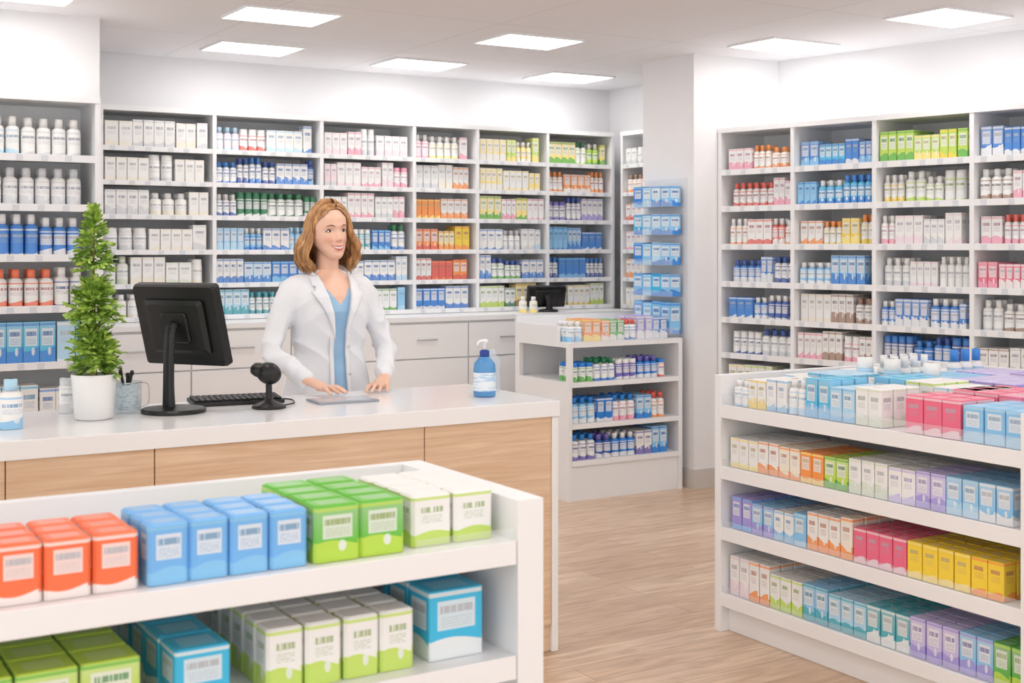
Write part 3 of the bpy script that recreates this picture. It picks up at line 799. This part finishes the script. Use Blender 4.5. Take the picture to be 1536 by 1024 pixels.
for s in (1,-1): m.tube([(s*.085,0,.86),(s*.09,-.005,.70),(s*.09,-.01,.48),(s*.09,.0,.28),(s*.09,.01,.07)], [.095,.085,.06,.052,.04], n=18)
m.obj('trousers', mat('trousers_grey', (.35,.37,.42), .8), smooth=True, parent=WM)
m = M()
for s in (1,-1): m.tube([(s*.09,.05,.035),(s*.09,.0,.04),(s*.092,-.08,.03),(s*.094,-.14,.024)], [(.034,.032),(.036,.036),(.042,.026),(.034,.018)], side=(1,0,0), n=16)
m.obj('shoes', mat('shoes_white', (.85,.85,.86), .5), smooth=True, parent=WM)
# head
HT = Matrix.Translation((-.004, -.018, 1.446)) @ Matrix.Rotation(math.radians(5), 4, 'Z') @ Matrix.Rotation(math.radians(-3), 4, 'Y')
HZ = [0,.006,.02,.04,.06,.09,.115,.14,.17,.20,.218,.228,.232]
hw = [.006,.022,.035,.048,.058,.067,.070,.072,.070,.057,.038,.020,.002]
hf = [.060,.078,.086,.087,.086,.086,.085,.089,.087,.068,.043,.022,.002]
hb = [-.035,-.01,.01,.035,.065,.085,.095,.100,.096,.076,.050,.026,.002]
_zz = np.linspace(0,.232,233)
def smooth_arr(a):
    v = np.interp(_zz, HZ, a); k = np.exp(-(np.arange(-12,13)/5.)**2); k /= k.sum()
    p = np.pad(v, 12, mode='reflect', reflect_type='odd'); return np.maximum(np.convolve(p, k, 'valid'), v*0+(.002 if min(a) >= 0 else -1))
hwS, hfS, hbS = smooth_arr(hw), smooth_arr(hf), smooth_arr(hb)
def hp(z_): return np.interp(z_, _zz, hwS), np.interp(z_, _zz, hfS), np.interp(z_, _zz, hbS)
G = lambda a, s: math.exp(-(a/s)**2)
def feat(x, z_):
    d = 0; ax = abs(x)
    t = (0 if z_ > .132 else (.132-z_)/(.132-.083)) if z_ > .083 else max(0, 1-(.083-z_)/.010)
    t = min(max(t, 0), 1)
    d -= .019*t**1.2*G(x, .0075+.004*t)
    d -= .004*G(ax-.011, .006)*G(z_-.080, .006)
    d += .010*G(ax-.030, .015)*G(z_-.119, .010)
    d -= .003*G(z_-.137, .008)*G(x, .05)
    d -= .0070*G(ax-.037, .016)*G(z_-.083, .015)
    d += .003*G(ax-.030-.2*(.075-z_), .004)*G(z_-.064, .012)
    d -= .005*G(x, .022)*G(z_-.058, .005) + .005*G(x, .019)*G(z_-.045, .005)
    d += .005*G(x, .02)*G(z_-.036, .005)
    d -= .006*G(x, .018)*G(z_-.018, .012)
    return d
def face_y(x, z_):
    w, f_, b_ = hp(z_); c = (b_-f_)/2; hd = (f_+b_)/2
    return c-hd*math.sqrt(max(0, 1-(min(abs(x)/w, 1))**2.2))+feat(x, z_)
def hpt(x, z_, off=0): return HT @ Vector((x, face_y(x, z_)-off, z_))
NZ, NA = 90, 112
def headgrid(off=0):
    vs = []
    for k in range(NZ):
        z_ = .232*(.5-.5*math.cos(math.pi*k/(NZ-1)))
        w, f_, b_ = hp(z_); c = (b_-f_)/2; hd = (f_+b_)/2
        for i in range(NA):
            a = 2*math.pi*i/NA-math.pi/2
            xx = (w+off)*math.cos(a); sa = math.sin(a)
            yy = c+(hd+off)*math.copysign(abs(sa)**(2/2.1), sa)
            if sa < -.15: yy += feat(xx, z_)*min(1, (-sa-.15)*3)
            vs.append(Vector((xx, yy, z_+off*(z_-.1)/.13)))
    fs = [(k*NA+i, k*NA+(i+1) % NA, (k+1)*NA+(i+1) % NA, (k+1)*NA+i) for k in range(NZ-1) for i in range(NA)]
    fs.append(tuple((NZ-1)*NA+i for i in range(NA)))
    return vs, fs
vs, fs = headgrid(); m = M(); m.add([HT @ v for v in vs], fs); hd_ = m.obj('head', m_skin, smooth=True, parent=WM)
at = hd_.data.attributes.new('Blush', 'FLOAT', 'POINT')
at.data.foreach_set('value', [(.45*G(abs(v.x)-.040,.016)*G(v.z-.082,.016)+.25*G(v.x,.012)*G(v.z-.084,.010)+.6*G(abs(v.x)-.007,.004)*G(v.z-.0745,.003)+.4*G(abs(v.x)-.031,.016)*G(v.z-.128,.006)+.25*G(abs(v.x)-.030,.003)*G(v.z-.066,.012)+.25*G(v.x,.02)*G(v.z-.037,.004)) if v.y < 0 else 0. for v in vs])
vs, fs = headgrid(.005)
def keep(f_):
    c = sum((vs[i] for i in f_), Vector())/len(f_)
    az = abs(math.degrees(math.atan2(c.x, -(c.y-.01))))
    return c.z > .207-max(0, az-15)*.0012 or (az > 84 and c.z > .03)
m = M(); m.add([HT @ v for v in vs], [f_ for f_ in fs if keep(f_)]); m.obj('hair_cap', m_hair, smooth=True, parent=WM)
m = M(); T3 = HT.to_3x3()
for s in (1,-1):
    ey = face_y(s*.030, .119)
    c0 = HT @ Vector((s*.030, ey+.0088, .1185)); m.ell(c0, (.0145,.0115,.0080), T=T3, mi=0)
    g = HT @ Vector((s*.030+.002, ey-.0014, .1187)); m.ell(g, (.0060,.0022,.0060), T=T3, mi=1, n=16)
    g = HT @ Vector((s*.030+.0022, ey-.0030, .1187)); m.ell(g, (.0030,.0012,.0030), T=T3, mi=2, n=12)
    m.tube([HT @ Vector((s*(.030+dx), ey-.0028+abs(dx)*.38, .1185+.0080*(1-(dx/.0155)**2)-.002)) for dx in (-.0145,-.007,0,.007,.0165)], [.0008,.0015,.0019,.0019,.0010], n=8, mi=2)
    m.tube([HT @ Vector((s*(.030+dx), ey-.0010+abs(dx)*.38, .1185-.0055*(1-(dx/.0155)**2)-.001)) for dx in (-.0145,0,.0155)], [.0005,.0008,.0007], n=6, mi=3)
    m.tube([hpt(s*xx, zz, .0010) for xx, zz in ((.016,.1365),(.024,.1405),(.034,.1415),(.046,.1370))], [.0014,.0022,.0020,.0008], n=8, mi=3)
    m.ell(HT @ Vector((s*.071,.012,.105)), (.006,.017,.028), T=T3, mi=6)
mz = lambda xx: .0500+.0090*(abs(xx)/.027)**2
m.tube([hpt(xx, mz(xx), -.0008) for xx in (-.0225,-.013,0,.013,.0225)], [(.002,.002),(.003,.0046),(.003,.0056),(.003,.0046),(.002,.002)], n=10, mi=4)
m.tube([hpt(xx, mz(xx)+.0066*(1-(abs(xx)/.0295)**2), .0003) for xx in (-.0290,-.017,-.006,0,.006,.017,.0290)], [.0009,.0017,.0022,.0019,.0022,.0017,.0009], n=10, mi=5)
m.tube([hpt(xx, mz(xx)-.0070*(1-(abs(xx)/.0295)**2), .0003) for xx in (-.0290,-.016,0,.016,.0290)], [.0009,.0021,.0029,.0021,.0009], n=10, mi=5)
m.obj('face_features', [m_white, m_iris, m_lash, m_brow, m_white, m_lip, m_skin], smooth=True, parent=WM)
cu = bpy.data.curves.new('hair_locks', 'CURVE'); cu.dimensions = '3D'; cu.bevel_depth = .0027; cu.bevel_resolution = 2
RH = random.Random(3)
def lock(side, A, layer, zend, thick, A0=None):
    root_y = -.064+.124*min(1, max(0, ((A if A0 is None else A0)-50)/110.)); clump = math.floor(A/20.)*1.3+side
    wav = RH.uniform(.006,.010); pts = []
    rx, ry, rz = .078+layer, .098+layer, .120+layer*.8
    n1 = 10
    for i in range(n1):
        q = i/(n1-1)
        Ai = A if A0 is None else A0+(A-A0)*min(1, q*1.15)**.8
        Ar = math.radians(Ai)
        ph = math.radians(4+86*q); w_ = (1-q)**1.5
        xx = rx*math.sin(ph)*math.sin(Ar); yy = .010-ry*math.sin(ph)*math.cos(Ar); zz = .116+rz*math.cos(ph)
        yy = yy*(1-w_)+root_y*w_
        zz -= .022*w_*max(0, (-root_y-.02)/.05)
        pts.append(Vector((side*(xx-.002*w_)+.006, yy, zz)))
    Ar = math.radians(A)
    b0 = pts[-1].copy(); n2 = 16
    big = .52 if A > 85 else .36
    for i in range(1, n2+1):
        t = i/n2; z_ = b0.z+(zend-b0.z)*t
        fl = 1+big*math.sin(min(1, t*1.15)*math.pi*.60)-.42*max(0, t-.70)/.30
        wv = math.sin(t*8.0+clump)*wav*min(1, t*2.5)
        xx = b0.x*fl+side*wv*abs(math.sin(Ar)); yy = .010+(b0.y-.010)*(1+(fl-1)*.7)-wv*math.cos(Ar)+.004*math.sin(t*6+clump*2)
        if A < 80: yy += .020*t
        pts.append(Vector((xx, yy, z_)))
    sp = cu.splines.new('POLY'); sp.points.add(len(pts)-1)
    for i, p in enumerate(pts):
        q = HT @ (p+Vector((RH.uniform(-.0008,.0008), RH.uniform(-.0008,.0008), 0)))
        sp.points[i].co = (*q, 1); t = i/(len(pts)-1)
        sp.points[i].radius = thick*(.8+.55*math.sin(math.pi*min(1, t*1.05)))*(1 if t < .8 else (1-t)/.2*.8+.2)
for side in (1,-1):
    amin = 66 if side > 0 else 76
    for lay, cnt in ((.004,120),(.009,170),(.015,160)):
        for i in range(cnt):
            A = amin+(182-amin)*((i+RH.random())/cnt)
            lock(side, A, lay+RH.uniform(-.003,.003), -.040+RH.uniform(-.014,.012)+(.006 if A > 120 else 0), RH.uniform(.6,1.25))
    for i in range(75):
        lock(side, RH.uniform(amin-3, amin+14), RH.uniform(.001,.010), -.038+RH.uniform(-.014,.012), RH.uniform(.6,1.1), A0=RH.uniform(28,60))
cu.materials.append(m_hair)
ho = bpy.data.objects.new('hair', cu); link(ho, WM)

# ------------------------------------------------------------------ world, camera
w = bpy.data.worlds.new('World'); scene.world = w; w.use_nodes = True
w.node_tree.nodes['Background'].inputs[0].default_value = (1,.99,.975,1)
w.node_tree.nodes['Background'].inputs[1].default_value = 1.5
cam = bpy.data.cameras.new('Camera'); co_ = bpy.data.objects.new('Camera', cam); link(co_)
cam.sensor_width = 36; cam.lens = 1950/1536*36; cam.shift_y = -(512-370)/1536
co_.location = (0,0,1.5); co_.rotation_euler = (math.radians(90), 0, math.radians(-31.5))
cam.clip_start = .05
cam.dof.use_dof = True; cam.dof.focus_distance = 5.1; cam.dof.aperture_fstop = 5.6
scene.camera = co_
scene.view_settings.view_transform = 'Standard'
scene.view_settings.look = 'None'
scene.view_settings.exposure = .08
